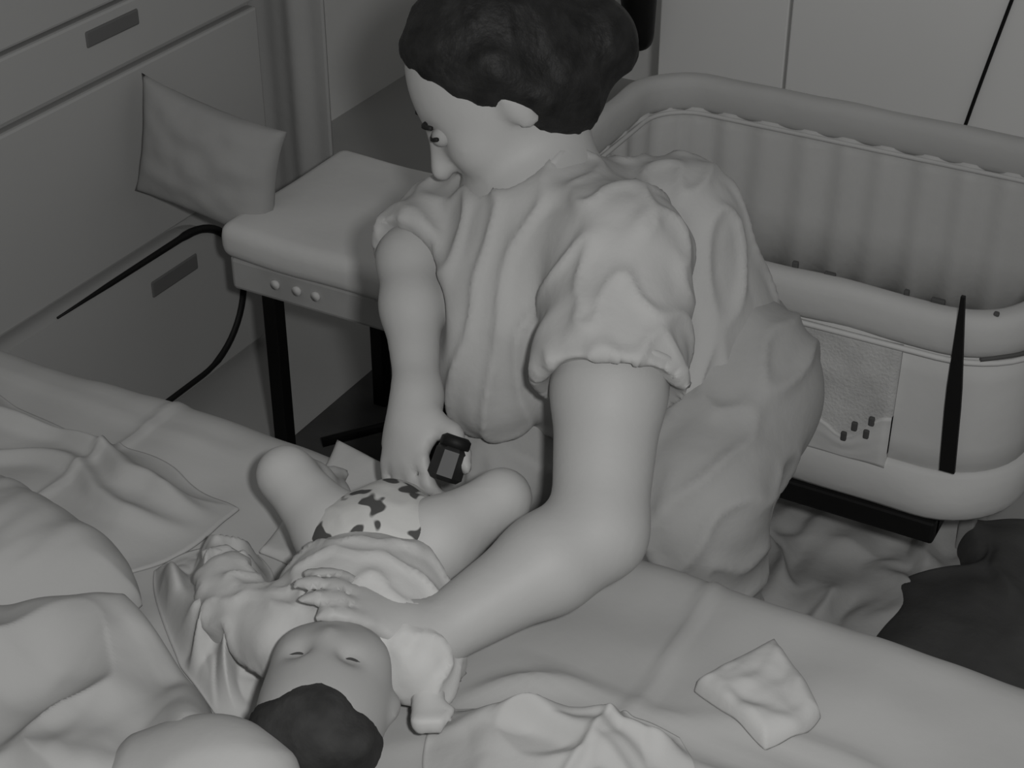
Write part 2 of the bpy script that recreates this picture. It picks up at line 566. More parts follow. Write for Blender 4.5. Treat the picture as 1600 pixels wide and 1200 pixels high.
# close the body downwards
bz = 0.22
N0 = len(V)
ringi = [i * n for i in range(len(xs))] + [(len(xs) - 1) * n + j for j in range(1, n)] + [i * n + n - 1 for i in range(len(xs) - 2, -1, -1)] + [j for j in range(n - 2, 0, -1)]
for r_ in ringi:
    V.append((V[r_][0], V[r_][1], bz))
L = len(ringi)
for i in range(L):
    j = (i + 1) % L
    F.append((ringi[i], N0 + i, N0 + j, ringi[j]))
F.append(tuple(range(N0, N0 + L))[::-1])
mesh_obj('mattress', V, F, 'sheet', bed)
box('bed_base', (-1.60, -0.53, 0.08), (0.08, 1.29, 0.225), 'bedbase', bed, 0.01)
for x in (-1.5, 0.0):
    for y in (-0.4, 1.18):
        box('leg', (x - 0.03, y - 0.03, 0.0), (x + 0.03, y + 0.03, 0.085), 'bedbase', bed, 0.004)

def G(x, y, z=BZ):
    return atz(x, y, z)[:2]
# ================================================================== BENCH AND CUSHION
bn = thing('padded_bench', (-1.3, 1.95, 0), 'pale padded bench with black legs between bed and dresser', 'bench')
def pad(name, lo, hi, r, m, parent, sag=0.0, seed=0):
    bm = box_bm(lo, hi, r, 4)
    bmesh.ops.subdivide_edges(bm, edges=[e for e in bm.edges if e.calc_length() > 0.08], cuts=8, use_grid_fill=True)
    for v in bm.verts:
        v.co.z += 0.008 * nz(v.co.x * 6 + seed, v.co.y * 6, v.co.z * 3)
    return bm_obj(name, bm, m, parent)
pad('seat_pad', (-1.50, 1.775, 0.425), (-1.09, 2.12, 0.485), 0.022, 'seatpad', bn)
box('frame_rail', (-1.485, 1.785, 0.375), (-1.105, 1.815, 0.430), 'benchframe', bn, 0.006)
box('frame_rail', (-1.485, 2.08, 0.375), (-1.105, 2.11, 0.430), 'benchframe', bn, 0.006)
box('side_rail', (-1.49, 1.79, 0.375), (-1.465, 2.105, 0.430), 'benchframe', bn, 0.006)
box('side_rail', (-1.125, 1.79, 0.375), (-1.10, 2.105, 0.430), 'benchframe', bn, 0.006)
for x in (-1.42, -1.14):
    for y in (1.80, 2.09):
        box('leg', (x - 0.0125, y - 0.0125, 0.0), (x + 0.0125, y + 0.0125, 0.376), 'blackmetal', bn, 0.002, label='black metal leg')
for x in (-1.40, -1.36, -1.325):
    tube('rail_button', [(x, 1.786, 0.405), (x, 1.781, 0.405)], 0.008, 'seatpad', bn, 10)

# square cushion standing on its edge, facing the bed
def cushion(name, c, ux, uz, hw, hh, th, m, label, cat, rot=0.0):
    c = np.array(c); ux = unit(ux); uz = unit(uz)
    nn = np.cross(ux, uz)
    n = 36
    V, F = [], []
    for s in (1, -1):
        for i in range(n + 1):
            for j in range(n + 1):
                a, b = i / n * 2 - 1, j / n * 2 - 1
                e = max(0.0, (1 - a ** 2) * (1 - b ** 2)) ** 0.42
                # sides pull in between the corners
                pa = a * (1 - 0.10 * (1 - b * b) * abs(a))
                pb = b * (1 - 0.10 * (1 - a * a) * abs(b))
                t = th * e + 0.006 * nz(a * 3, b * 3, s * 2) * e
                V.append(c + ux * pa * hw + uz * pb * hh + nn * s * t)
    N = (n + 1) ** 2
    for i in range(n):
        for j in range(n):
            q = i * (n + 1) + j
            F.append((q, q + n + 1, q + n + 2, q + 1))
            F.append((N + q, N + q + 1, N + q + n + 2, N + q + n + 1))
    bm = bmesh.new()
    vs = [bm.verts.new(tuple(v)) for v in V]
    for f_ in F:
        bm.faces.new([vs[k_] for k_ in f_])
    bmesh.ops.remove_doubles(bm, verts=bm.verts[:], dist=0.0004)
    bmesh.ops.recalc_face_normals(bm, faces=bm.faces[:])
    return bm_obj(name, bm, m, None, True, label=label, cat=cat)
cushion('cushion', (-1.565, 1.855, 0.545), (1.0, 0.10, -0.22), (0.02, 0.25, 1.0), 0.130, 0.095, 0.042, 'cushion',
        'square grey cushion propped against dresser on bench end', 'cushion')

# things stowed under the bench
bg = thing('storage_bag', (-1.25, 2.3, 0), 'dark soft bag stowed on the floor under the bench', 'bag')
f = Field((-1.62, 2.05, -0.01), (-0.95, 2.66, 0.36), 0.012)
f.cone((-1.45, 2.36, 0.13), (-1.26, 2.38, 0.13), 0.115, 0.12, 0.03)
f.cone((-1.46, 2.34, 0.08), (-1.22, 2.36, 0.08), 0.075, 0.075, 0.03)
f.cut((0, 0, 0.004), (0, 0, -1))
field_obj('bag_body', f, 'bag', bg, wr=(0.010, 9, 9, 14, 3.0))
tube('carry_strap', spline([(-1.44, 2.29, 0.21), (-1.40, 2.24, 0.19), (-1.34, 2.225, 0.145), (-1.27, 2.23, 0.12), (-1.20, 2.25, 0.14)], 8), 0.0065, 'cable', bg, 8, label='pale cord strap')
box('shadow_mat', (-1.50, 1.88, 0.0), (-1.08, 2.28, 0.008), 'darkcloth', None, 0.004, label='dark flat sheet standing for the shade under the bench', cat='mat').name = 'bench_shadow'  # dark sheet put in as the bench's shadow on the floor
sd = thing('folded_stand', (-1.2, 1.95, 0), 'folded dark stand with crossed bars on floor near bench leg', 'stand')
tube('bar', [(-1.42, 1.90, 0.035), (-1.12, 2.16, 0.10)], 0.009, 'blackmetal', sd, 8)
tube('bar', [(-1.35, 2.16, 0.03), (-1.10, 1.78, 0.09)], 0.009, 'blackmetal', sd, 8)
tube('crossbar', [(-1.30, 1.88, 0.032), (-1.10, 2.06, 0.032)], 0.007, 'cable', sd, 8, label='pale bar')
tube('hinge_pin', [(-1.28, 2.00, 0.02), (-1.28, 2.00, 0.105)], 0.011, 'blackmetal', sd, 8)

# ================================================================== BASSINET
bs = thing('bassinet', (-0.66, 2.13, 0), 'pale fabric bassinet with padded rim and mesh sides behind the person', 'bassinet')
BX0, BX1, BY0, BY1, BR = -1.06, -0.30, 1.865, 2.43, 0.10
def rrect(x0, x1, y0, y1, r, per=0.02):
    pts = []
    def seg(a, b):
        L = math.dist(a, b); k = max(2, int(L / per))
        for i in range(k):
            pts.append((a[0] + (b[0] - a[0]) * i / k, a[1] + (b[1] - a[1]) * i / k))
    def arc(cx, cy, a0):
        for i in range(10):
            a = a0 + math.pi / 2 * i / 10
            pts.append((cx + r * math.cos(a), cy + r * math.sin(a)))
    seg((x0 + r, y0), (x1 - r, y0)); arc(x1 - r, y0 + r, -math.pi / 2)
    seg((x1, y0 + r), (x1, y1 - r)); arc(x1 - r, y1 - r, 0)
    seg((x1 - r, y1), (x0 + r, y1)); arc(x0 + r, y1 - r, math.pi / 2)
    seg((x0, y1 - r), (x0, y0 + r)); arc(x0 + r, y0 + r, math.pi)
    return pts
def band(name, prof, m, parent, fn=None, per=0.02, **k):
    pts = rrect(BX0, BX1, BY0, BY1, BR, per)
    n = len(pts); k_ = len(prof)
    V, F = [], []
    s = 0.0
    for i in range(n):
        a = np.array(pts[i - 1]); b = np.array(pts[(i + 1) % n])
        s += math.dist(pts[i - 1], pts[i])
        t = unit(b - a)
        nn = np.array([t[1], -t[0]])
        for j, (o_, z) in enumerate(prof):
            do, dz = fn(s, j, o_, z) if fn else (0, 0)
            q = np.array(pts[i]) + nn * (o_ + do)
            V.append((q[0], q[1], z + dz))
    for i in range(n):
        for j in range(k_):
            a, b = i * k_ + j, i * k_ + (j + 1) % k_
            c, d = ((i + 1) % n) * k_ + (j + 1) % k_, ((i + 1) % n) * k_ + j
            F.append((a, d, c, b))
    return mesh_obj(name, V, F, m, parent, True, **k)
RZ = 0.600
rim = []
for i in range(18):
    a = 2 * math.pi * i / 18
    x_, z_ = math.cos(a), math.sin(a)
    rim.append((0.021 * math.copysign(abs(x_) ** 0.7, x_), RZ - 0.030 + 0.031 * math.copysign(abs(z_) ** 0.75, z_)))
band('padded_rim', rim, 'cribpad', bs, lambda s, j, o_, z: (0.0025 * nz(s * 14, j * .2, 1), 0.004 * nz(s * 8, 3, 2)))
bead = [(0.023 + 0.004 * math.cos(2 * math.pi * i / 8), RZ - 0.060 + 0.004 * math.sin(2 * math.pi * i / 8)) for i in range(8)]
band('rim_piping', bead, 'cribside', bs)
bead2 = [(-0.022 + 0.004 * math.cos(2 * math.pi * i / 8), RZ - 0.058 + 0.004 * math.sin(2 * math.pi * i / 8)) for i in range(8)]
band('rim_piping', bead2, 'cribside', bs)
lin = [(-0.012, RZ - 0.05), (-0.014, 0.52), (-0.014, 0.46), (-0.014, 0.40), (-0.014, 0.29), (-0.008, 0.29), (-0.008, 0.46), (-0.008, RZ - 0.05)]
def pleat(s, j, o_, z):
    p = 0.004 * math.sin(s * 95 + 2.5 * nz(s * 6, 0, 0)) + 0.004 * nz(s * 22, z * 4, 2)
    return (p * (1 if j < 5 else 0) - (0.004 if j < 5 else 0), 0)
band('pleated_liner', lin, 'criblin', bs, pleat, 0.008)
side = [(0.012, RZ - 0.045), (0.013, 0.50), (0.013, 0.40), (0.013, 0.345), (0.002, 0.345), (0.002, 0.45), (0.002, RZ - 0.045)]
band('side_fabric', side, 'cribside', bs, lambda s, j, o_, z: (0.003 * nz(s * 10, z * 10, 5) if j < 4 else 0, 0))
pad_p = []
for i in range(14):
    a = 2 * math.pi * i / 14
    pad_p.append((0.013 + 0.015 * math.cos(a), 0.325 + 0.040 * math.sin(a)))
band('padded_base_edge', pad_p, 'cribside', bs, lambda s, j, o_, z: (0.003 * nz(s * 9, j, 1), 0.006 * nz(s * 6, 2, 2)))
box('base_board', (BX0 + 0.03, BY0 + 0.03, 0.270), (BX1 - 0.03, BY1 - 0.03, 0.282), 'grey', bs, 0.003)
box('mattress_pad', (BX0 + 0.03, BY0 + 0.03, 0.282), (BX1 - 0.03, BY1 - 0.03, 0.296), 'criblin', bs, 0.004)
# mesh windows set into the near side and the end
def panel(name, x0, x1, z0, z1, m, d=0.004, y=BY0, seed=0, curved=0.0, **k):
    n = 16
    V, F = [], []
    for i in range(n + 1):
        for j in range(n + 1):
            u, v = i / n, j / n
            zz = z0 + (z1 - z0) * v
            if curved: zz = z0 + (z1 - z0 + curved * nz(u * 3.2 + seed, 0.5, 0)) * v
            V.append((x0 + (x1 - x0) * u, y - 0.0165 - d + 0.002 * nz(u * 4 + seed, v * 4, 1), zz))
    N = len(V)
    V += [(p[0], y - 0.010, p[2]) for p in V]
    for i in range(n):
        for j in range(n):
            a = i * (n + 1) + j
            F.append((a, a + n + 1, a + n + 2, a + 1))
            F.append((N + a, N + a + 1, N + a + n + 2, N + a + n + 1))
    rg = [i * (n + 1) for i in range(n + 1)] + [n * (n + 1) + j for j in range(1, n + 1)] + [i * (n + 1) + n for i in range(n - 1, -1, -1)] + list(range(n - 1, 0, -1))
    for a, b in zip(rg, rg[1:] + rg[:1]):
        F.append((a, N + a, N + b, b))
    return mesh_obj(name, V, F, m, bs, True, **k)
panel('mesh_window', -0.64, -0.445, 0.372, 0.540, 'mesh', label='grey mesh window')
panel('mesh_window', -0.93, -0.70, 0.372, 0.540, 'mesh', label='grey mesh window')
panel('lower_trim', -0.64, -0.445, 0.352, 0.405, 'cribside', 0.008, curved=0.05, seed=2.0)
for (x, z) in ((-0.492, 0.405), (-0.475, 0.398), (-0.505, 0.385), (-0.470, 0.42)):
    box('print_mark', (x - 0.004, BY0 - 0.0275, z - 0.007), (x + 0.004, BY0 - 0.022, z + 0.007), 'darkbit', bs, 0.002)
# end mesh on the short side
V_ = []
box('mesh_window', (BX1 + 0.011, BY0 + 0.14, 0.372), (BX1 + 0.020, BY1 - 0.14, 0.540), 'mesh', bs, 0.003, label='grey mesh window')
# black strap at the near right corner
a0 = aty(1505, 463, BY0 - 0.030); a1 = aty(1480, 736, BY0 - 0.030)
sp = []
for t in np.linspace(0, 1, 9):
    c_ = a0 * (1 - t) + a1 * t
    wv = 0.0025 + 0.0075 * min(1, t * 1.8)
    sp.append((c_, wv))
V, F = [], []
for c_, wv in sp:
    for sx, sy in ((-1, -0.003), (1, -0.003), (1, 0.003), (-1, 0.003)):
        V.append((c_[0] + sx * wv, c_[1] + sy, c_[2]))
for i in range(8):
    for j in range(4):
        F.append((i * 4 + j, i * 4 + (j + 1) % 4, i * 4 + 4 + (j + 1) % 4, i * 4 + 4 + j))
F += [(3, 2, 1, 0), (32, 33, 34, 35)]
mesh_obj('corner_strap', V, F, 'black', bs, False, label='tapering black strap')
# a tie cord on the right end
tube('tie_cord', spline([(-0.345, BY0 - 0.022, 0.552), (-0.325, BY0 - 0.012, 0.556), (-0.295, BY0 + 0.016, 0.558), (-0.272, BY0 + 0.07, 0.556), (-0.27, BY0 + 0.18, 0.556)], 6), 0.003, 'darkbit', bs, 6)
# dark toggles along the inside of the rim
for (px, py, w_, h_) in ((1245, 392, 0.006, 0.012), (1300, 403, 0.011, 0.006), (1420, 434, 0.005, 0.009), (1470, 444, 0.013, 0.006), (1562, 463, 0.005, 0.008)):
    q = aty(px, py, BY0 + 0.012)
    box('rim_toggle', (q[0] - w_ * 0.7, q[1] - 0.003, RZ - 0.012), (q[0] + w_ * 0.7, q[1] + 0.004, RZ + h_ * 0.6), 'darkbit', bs, 0.002)
# stand: dark bar and feet
box('stand_bar', (BX0 + 0.06, BY0 + 0.00, 0.232), (-0.37, BY0 + 0.03, 0.269), 'black', bs, 0.005, label='black stand bar')
box('stand_bar', (BX0 + 0.06, BY1 - 0.03, 0.232), (-0.37, BY1 - 0.0, 0.269), 'black', bs, 0.005, label='black stand bar')
for x in (-0.98,):
    for y in (BY0 + 0.015, BY1 - 0.015):
        box('leg', (x - 0.012, y - 0.012, 0.0), (x + 0.012, y + 0.012, 0.235), 'grey', bs, 0.004)
for y in (BY0 + 0.30, BY1 - 0.015):
    box('leg', (-0.392, y - 0.012, 0.0), (-0.368, y + 0.012, 0.235), 'grey', bs, 0.004)
box('stand_bar', (-0.40, BY0 + 0.01, 0.232), (-0.37, BY1 - 0.01, 0.269), 'black', bs, 0.005)

# ---------------- cloths on the floor by the bed
cloth('floor_blanket', [(-0.86, 1.80), (-0.33, 1.80), (-0.33, 2.44), (-0.86, 2.44)], 0.0, 0.025, 'rag', 90, 90,
      lambda u, v, x, y: 0.035 * abs(nz(x * 10 + y * 4, y * 6, 1)) + 0.02 * nz(x * 22, y * 12, 6), 0.05, 0.06, 3.0,
      label='crumpled grey blanket on the floor under the bassinet', cat='blanket')
cloth('dark_garment', [G(1300, 1010, 0.06), G(1700, 1200, 0.06), G(1900, 830, 0.06), G(1525, 772, 0.06)], 0.03, 0.05, 'darkcloth', 90, 90,
      lambda u, v, x, y: 0.03 * nz(x * 5, y * 5, 9) + 0.015 * nz(x * 18, y * 14, 2), 0.05, 0.10, 8.0,
      label='large dark garment heaped on the floor beside the bed', cat='garment').location.z = 0.0

# ================================================================== BEDDING
def ridge(u, c, w_):
    return math.exp(-((u - c) / w_) ** 2)
def hb(u, v, x, y):
    return 0.018 * abs(nz(x * 5 + y * 3, y * 7, 0.3)) + 0.016 * ridge(v + 0.12 * nz(u * 4, 1), 0.80, 0.07) + 0.012 * ridge(v + 0.2 * nz(u * 3, 4) - .25 * u, 0.38, 0.06) + 0.006 * nz(x * 14, y * 14, 3)
cloth('thin_blanket', [G(-160, 720), G(150, 930), G(400, 800), G(-30, 590)], BZ, 0.010, 'blanket', 90, 90, hb, 0.03, 0.20, 1.0, thin=True, rd=0.3,
      follow=True, label='thin rumpled blanket spread at the far left of the bed', cat='blanket')
def hp(u, v, x, y):
    return 0.05 * math.sqrt(max(0, math.sin(math.pi * min(1, max(0, u))) * math.sin(math.pi * min(1, max(0, v))))) + 0.006 * nz(x * 45, y * 10, 3) + 0.006 * nz(x * 10, y * 10, 2)
cloth('pillow', [G(-330, 820), G(-60, 1110), G(275, 985), G(75, 800)], BZ + 0.02, 0.03, 'pillow', 80, 80, hp, 0.015, 0.22, 2.0,
      label='plump white pillow at the left edge of the bed', cat='pillow')
def hd(u, v, x, y):
    h = 0.05 * (0.5 + nz(x * 6, y * 6, 5)) + 0.022 * (1 - abs(nz(x * 9 + 2 * y, y * 9, 7)) * 2.4) + 0.006 * nz(x * 26, y * 26, 1)
    return h
cloth('duvet', [G(-330, 1090), G(-60, 1400), G(470, 1330), G(250, 1010)], BZ + 0.012, 0.05, 'duvet', 110, 110, hd, 0.03, 0.16, 5.0,
      label='puffy white duvet bunched in the lower left corner', cat='duvet')
f = Field((-0.95, 0.60, BZ), (-0.60, 0.95, BZ + 0.16), 0.006)
ca = atz(345, 1205, BZ + 0.08); cb = atz(265, 1235, BZ + 0.07)
f.ell((ca[0], ca[1], BZ + 0.07), (0.072, 0.055, 0.050), None, 0.03)
f.ell((cb[0], cb[1], BZ + 0.06), (0.07, 0.055, 0.045), None, 0.03)
f.cut((0, 0, BZ + 0.012), (0, 0, -1))
field_obj('rolled_blanket', f, 'pillow', None, wr=(0.004, 12, 12, 8, 2.0), label='rounded white blanket roll beside the baby head', cat='blanket')
# crumpled muslin at the baby's side
cloth('muslin_cloth', [G(200, 880), G(320, 1150), G(500, 1050), G(410, 840)], BZ, 0.010, 'cloth', 80, 80,
      lambda u, v, x, y: 0.042 * max(0, 1 - 3.0 * abs(nz(x * 17, y * 12 + x * 5, 1))) + 0.02 * max(0, nz(x * 9, y * 9, 3)) + 0.016 * abs(nz(x * 26, y * 24, 4)), 0.03, 0.22, 4.0, thin=True,
      follow=True, label='white muslin cloth crumpled beside the baby on the left', cat='cloth')
cloth('crumpled_sheet', [G(640, 1290), G(1110, 1400), G(1075, 1120), G(700, 1095)], BZ, 0.006, 'cloth', 100, 70,
      lambda u, v, x, y: 0.018 * max(0, 1 - 2.4 * abs(nz(x * 15 + 3, y * 10 - x * 4, 6))) + 0.010 * abs(nz(x * 24, y * 20, 4)), 0.03, 0.22, 6.0, thin=True,
      follow=True, label='crumpled light sheet along the bottom edge right of the baby', cat='sheet')
cloth('folded_cloth', [G(1085, 1078), G(1198, 1172), G(1280, 1110), G(1200, 1000)], BZ, 0.013, 'wipe', 40, 40,
      lambda u, v, x, y: 0.007 * (1 - u) + 0.005 * nz(x * 30, y * 30, 2) + 0.003 * nz(x * 70, y * 55, 5), 0.02, 0.16, 9.0, rd=0.35,
      follow=True, label='small folded white cloth lying alone on the sheet', cat='cloth')
cloth('changing_pad', [G(395, 850), G(560, 900), G(790, 800), G(524, 682)], BZ, 0.007, 'cloth', 50, 50,
      lambda u, v, x, y: 0.008 * nz(x * 12, y * 12, 2), 0.02, 0.06, 11.0, rd=0.1,
      follow=True, label='white changing cloth spread under the baby legs', cat='cloth')

# ================================================================== BABY
HB = atz(506, 1112, BZ + 0.064)
HIP = atz(602, 862, BZ + 0.052)
HB[2] = max(HB[2], BZ + 0.062)
ax = unit([HB[0] - HIP[0], HB[1] - HIP[1], 0.0])      # towards the crown
lat = np.array([ax[1], -ax[0], 0.0])                   # lateral
lat = lat if lat @ RT > 0 else -lat                   # towards image right
upz = np.array([0, 0, 1.0])
crown = unit(ax * 0.97 + upz * 0.1); face = unit(upz - crown * (upz @ crown))
HBB = np.stack([lat, crown, face])
baby = thing('person', (HIP[0], HIP[1], BZ), 'baby lying on its back in a white onesie and printed diaper with bent knees', 'person')
h = 0.005
f = Field((HIP[0] - 0.24, HB[1] - 0.14, BZ - 0.03), (HIP[0] + 0.26, HIP[1] + 0.26, BZ + 0.22), h)
# head
f.ell(HB + crown * 0.012, (0.057, 0.070, 0.062), HBB, 0.02)
f.ell(HB - crown * 0.030 + face * 0.014, (0.049, 0.046, 0.046), HBB, 0.03)
f.ell(HB - crown * 0.062 + face * 0.022, (0.022, 0.020, 0.026), HBB, 0.03)
f.ell(HB - crown * 0.028 + face * 0.060, (0.008, 0.010, 0.009), HBB, 0.012)
for s in (-1, 1):
    f.ell(HB - crown * 0.036 + lat * s * 0.028 + face * 0.036, (0.020, 0.020, 0.018), HBB, 0.02)
    f.ell(HB - crown * 0.008 + lat * s * 0.024 + face * 0.060, (0.012, 0.008, 0.010), HBB, 0.010, True)
    f.ell(HB - crown * 0.020 + lat * s * 0.058 - face * 0.004, (0.007, 0.016, 0.011), HBB, 0.008)
neck = HB - crown * 0.085; neck[2] = BZ + 0.058
chest = HIP * 0.35 + neck * 0.65; chest[2] = BZ + 0.056
f.cone(HB - crown * 0.05, neck, 0.034, 0.034, 0.02)
f.ell(chest, (0.068, 0.075, 0.048), HBB, 0.03)
f.ell(HIP * 0.6 + neck * 0.4, (0.068, 0.070, 0.048), HBB, 0.03)
f.ell(HIP, (0.064, 0.05, 0.046), HBB, 0.03)
LKb = at(447, 742, 1.735); RKb = at(784, 778, 1.70)
legs = []
for s, kn, hp_ in ((-1, LKb, at(528, 838, 1.69)), (1, RKb, at(678, 846, 1.665))):
    hp2 = HIP + lat * s * 0.038
    f.chain([hp2, hp_, kn], [0.042, 0.040, 0.0285], 0.02)
    ft = kn - ax * 0.045 - lat * s * 0.035; ft[2] = BZ + 0.030
    f.chain([kn, (kn + ft) / 2, ft], [0.0285, 0.026, 0.019], 0.012)
    toe = ft - ax * 0.035 + lat * s * 0.01; toe[2] = BZ + 0.03
    f.cone(ft, toe, 0.018, 0.014, 0.012)
    for q in range(5):
        tt = toe - ax * 0.012 + lat * (q - 2) * 0.0065
        f.cone(toe + lat * (q - 2) * 0.005, tt, 0.006, 0.0055, 0.004)
# arms: one folded on the chest side, one raised beside the head
shl = neck - lat * 0.060 - ax * 0.012; shr = neck + lat * 0.060 - ax * 0.012
shl[2] = shr[2] = BZ + 0.055
ell_ = atz(372, 960, BZ + 0.035); wrl = atz(352, 905, BZ + 0.04)
f.chain([shl, ell_, wrl], [0.028, 0.024, 0.018], 0.012)
elr = atz(668, 1030, BZ + 0.03); wrr = atz(668, 1082, BZ + 0.03)
f.chain([shr, elr, wrr], [0.028, 0.023, 0.017], 0.012)
def tiny_hand(w_, d_, side):
    d_ = unit(d_); sd_ = unit(np.cross(d_, upz)) * side
    pm = w_ + d_ * 0.018
    f.ell(pm, (0.016, 0.016, 0.010), np.stack([sd_, d_, upz]), 0.008)
    for q in range(4):
        b_ = pm + d_ * 0.010 + sd_ * (q - 1.5) * 0.0075
        m_ = b_ + d_ * 0.012 + upz * 0.003
        e_ = m_ - upz * 0.010 + d_ * 0.002
        f.chain([b_, m_, e_], [0.0055, 0.005, 0.0045], 0.003)
    f.chain([pm + sd_ * 0.013, pm + sd_ * 0.022 + d_ * 0.008, pm + sd_ * 0.018 + d_ * 0.018], [0.006, 0.005, 0.0045], 0.004)
tiny_hand(wrl, wrl - ell_, 1)
tiny_hand(wrr, wrr - elr, -1)
fh = f
body = field_obj('body', f.cut((0, 0, BZ + 0.003), (0, 0, -1)), 'bskin', baby, 2)
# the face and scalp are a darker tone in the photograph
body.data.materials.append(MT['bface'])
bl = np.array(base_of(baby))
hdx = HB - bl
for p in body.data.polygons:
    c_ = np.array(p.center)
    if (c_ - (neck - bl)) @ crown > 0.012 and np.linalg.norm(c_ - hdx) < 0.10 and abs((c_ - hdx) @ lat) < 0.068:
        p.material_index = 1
# hair cap
f = Field(HB - 0.10, HB + 0.10, 0.004)
f.ell(HB + crown * 0.013, (0.0605, 0.0735, 0.0655), HBB, 0.01)
f.cut(HB + crown * 0.030 + face * 0.02, unit(-crown * 0.8 + face * 0.42), 0.012)
for (cc, rr) in ((crown * 0.02 + face * 0.066 + lat * 0.006, 0.024), (crown * 0.0 + lat * 0.062 - face * 0.004, 0.020), (crown * 0.0 - lat * 0.062 - face * 0.004, 0.022)):
    pass
f.ell(HB + crown * 0.040 + face * 0.040 + lat * 0.006, (0.026, 0.020, 0.018), HBB, 0.012)
f.ell(HB + crown * 0.056 + face * 0.018 - lat * 0.026, (0.026, 0.022, 0.018), HBB, 0.010)
f.ell(HB + crown * 0.056 + face * 0.018 + lat * 0.032, (0.026, 0.022, 0.018), HBB, 0.010)
field_obj('hair', f, 'bhair', baby, 1, (0.0015, 60, 60, 60, 0.0), label='short dark baby hair')
for s in (-1, 1):
    q = HB - crown * 0.009 + lat * s * 0.023 + face * 0.0505
    tube('closed_eyelid', spline([q - lat * 0.010 + face * -0.001, q + face * 0.0015 - crown * 0.002, q + lat * 0.010 + face * -0.001], 6), 0.0014, 'eye', baby, 6)
q = HB - crown * 0.047 + face * 0.054
tube('mouth', spline([q - lat * 0.011 - face * 0.002, q + face * 0.001, q + lat * 0.011 - face * 0.002], 6), 0.0025, 'lip', baby, 6)
# onesie
f = Field((HIP[0] - 0.22, HB[1] - 0.02, BZ - 0.03), (HIP[0] + 0.24, HIP[1] + 0.16, BZ + 0.2), h)
f.ell(chest, (0.080, 0.083, 0.057), HBB, 0.03)
f.ell(HIP * 0.55 + neck * 0.45, (0.077, 0.068, 0.057), HBB, 0.03)
f.cone(neck - ax * 0.01, chest, 0.042, 0.05, 0.02)
f.chain([shl, ell_, wrl], [0.038, 0.034, 0.026], 0.015)
f.chain([shr, elr, elr * 0.35 + wrr * 0.65], [0.038, 0.031, 0.025], 0.015)
f.ell(HB, (0.064, 0.078, 0.068), HBB, 0.004, True)
f.cut((0, 0, BZ + 0.003), (0, 0, -1))
field_obj('onesie', f, 'onesie', baby, 1, (0.007, 26, 34, 20, 2.0), label='white long-sleeved onesie')
# diaper
f = Field((HIP[0] - 0.18, HIP[1] - 0.12, BZ - 0.03), (HIP[0] + 0.20, HIP[1] + 0.16, BZ + 0.2), 0.004)
f.ell(HIP + ax * 0.012 + upz * 0.004, (0.080, 0.056, 0.064), HBB, 0.02)
f.ell(HIP - ax * 0.030 + upz * 0.006, (0.046, 0.046, 0.052), HBB, 0.03)
for s, hp_ in ((-1, at(528, 838, 1.69)), (1, at(678, 846, 1.665))):
    f.cone(HIP + lat * s * 0.030, HIP * 0.55 + hp_ * 0.45 + lat * s * 0.01, 0.048, 0.0465, 0.015)
f.cut((0, 0, BZ + 0.003), (0, 0, -1))
field_obj('diaper', f, 'diaper', baby, 1, (0.002, 25, 25, 25, 1.0), label='white diaper with dark printed motifs')

# ================================================================== ADULT
LS = at(968, 400, 1.74); LE = at(935, 830, 1.625); LW = at(668, 1000, 1.562)
RS = at(720, 345, 1.93); RE = at(640, 405, 1.87); RW = at(652, 622, 1.78)
NB = at(850, 325, 1.84)
HC = at(778, 132, 1.80)
CH = at(860, 440, 1.88); BEL = at(985, 560, 1.96)
LHp = at(1125, 610, 1.97); RHp = at(985, 570, 2.11)
LKn = at(1080, 775, 1.858); RKn = at(800, 715, 1.965)
LAn = np.array([LKn[0] + 0.02, LKn[1] + 0.03, 0.085]); RAn = np.array([RKn[0] + 0.01, RKn[1] + 0.04, 0.085])
adult = thing('person', ((LAn[0] + RAn[0]) / 2, (LAn[1] + RAn[1]) / 2, 0), 'person in light shirt and trousers crouching at the bed and leaning over the baby', 'person')
fd = unit([-0.58, -0.58, -0.60])                         # where the face points
upv = unit(HC - NB + np.array([0.03, 0.02, 0.12]))
hu = unit(upv - fd * (upv @ fd))
hl = np.cross(hu, fd); hl = unit(hl)
HA = np.stack([hl, hu, fd])
h = 0.006
allp = np.array([LS, LE, LW, RS, RE, RW, NB, HC, CH, LHp, RHp, LKn, RKn, LAn, RAn])
lo = allp.min(0) - 0.17; hi = allp.max(0) + 0.2
lo[2] = -0.02; lo[1] -= 0.05
f = Field(lo, hi, h)
def head(f):
    f.ell(HC + hu * 0.030 - fd * 0.012, (0.074, 0.088, 0.094), HA, 0.03)
    f.ell(HC - hu * 0.030 + fd * 0.030, (0.060, 0.078, 0.060), HA, 0.04)
    f.ell(HC - hu * 0.092 + fd * 0.052, (0.026, 0.022, 0.026), HA, 0.03)
    f.cone(HC - hu * 0.002 + fd * 0.088, HC - hu * 0.034 + fd * 0.106, 0.008, 0.013, 0.012)
    for s in (-1, 1):
        f.ell(HC - hu * 0.030 + fd * 0.062 + hl * s * 0.036, (0.022, 0.024, 0.022), HA, 0.02)
        f.ell(HC + hu * 0.004 + fd * 0.094 + hl * s * 0.031, (0.015, 0.010, 0.012), HA, 0.012, True)
        f.ell(HC - hu * 0.010 - fd * 0.004 + hl * s * 0.076, (0.009, 0.030, 0.017), HA, 0.008)
    f.ell(HC - hu * 0.066 + fd * 0.086, (0.024, 0.006, 0.010), HA, 0.008)
    f.ell(HC - hu * 0.077 + fd * 0.083, (0.021, 0.007, 0.010), HA, 0.008)
head(f)
f.cone(HC - hu * 0.05 - fd * 0.03, NB, 0.046, 0.052, 0.03)
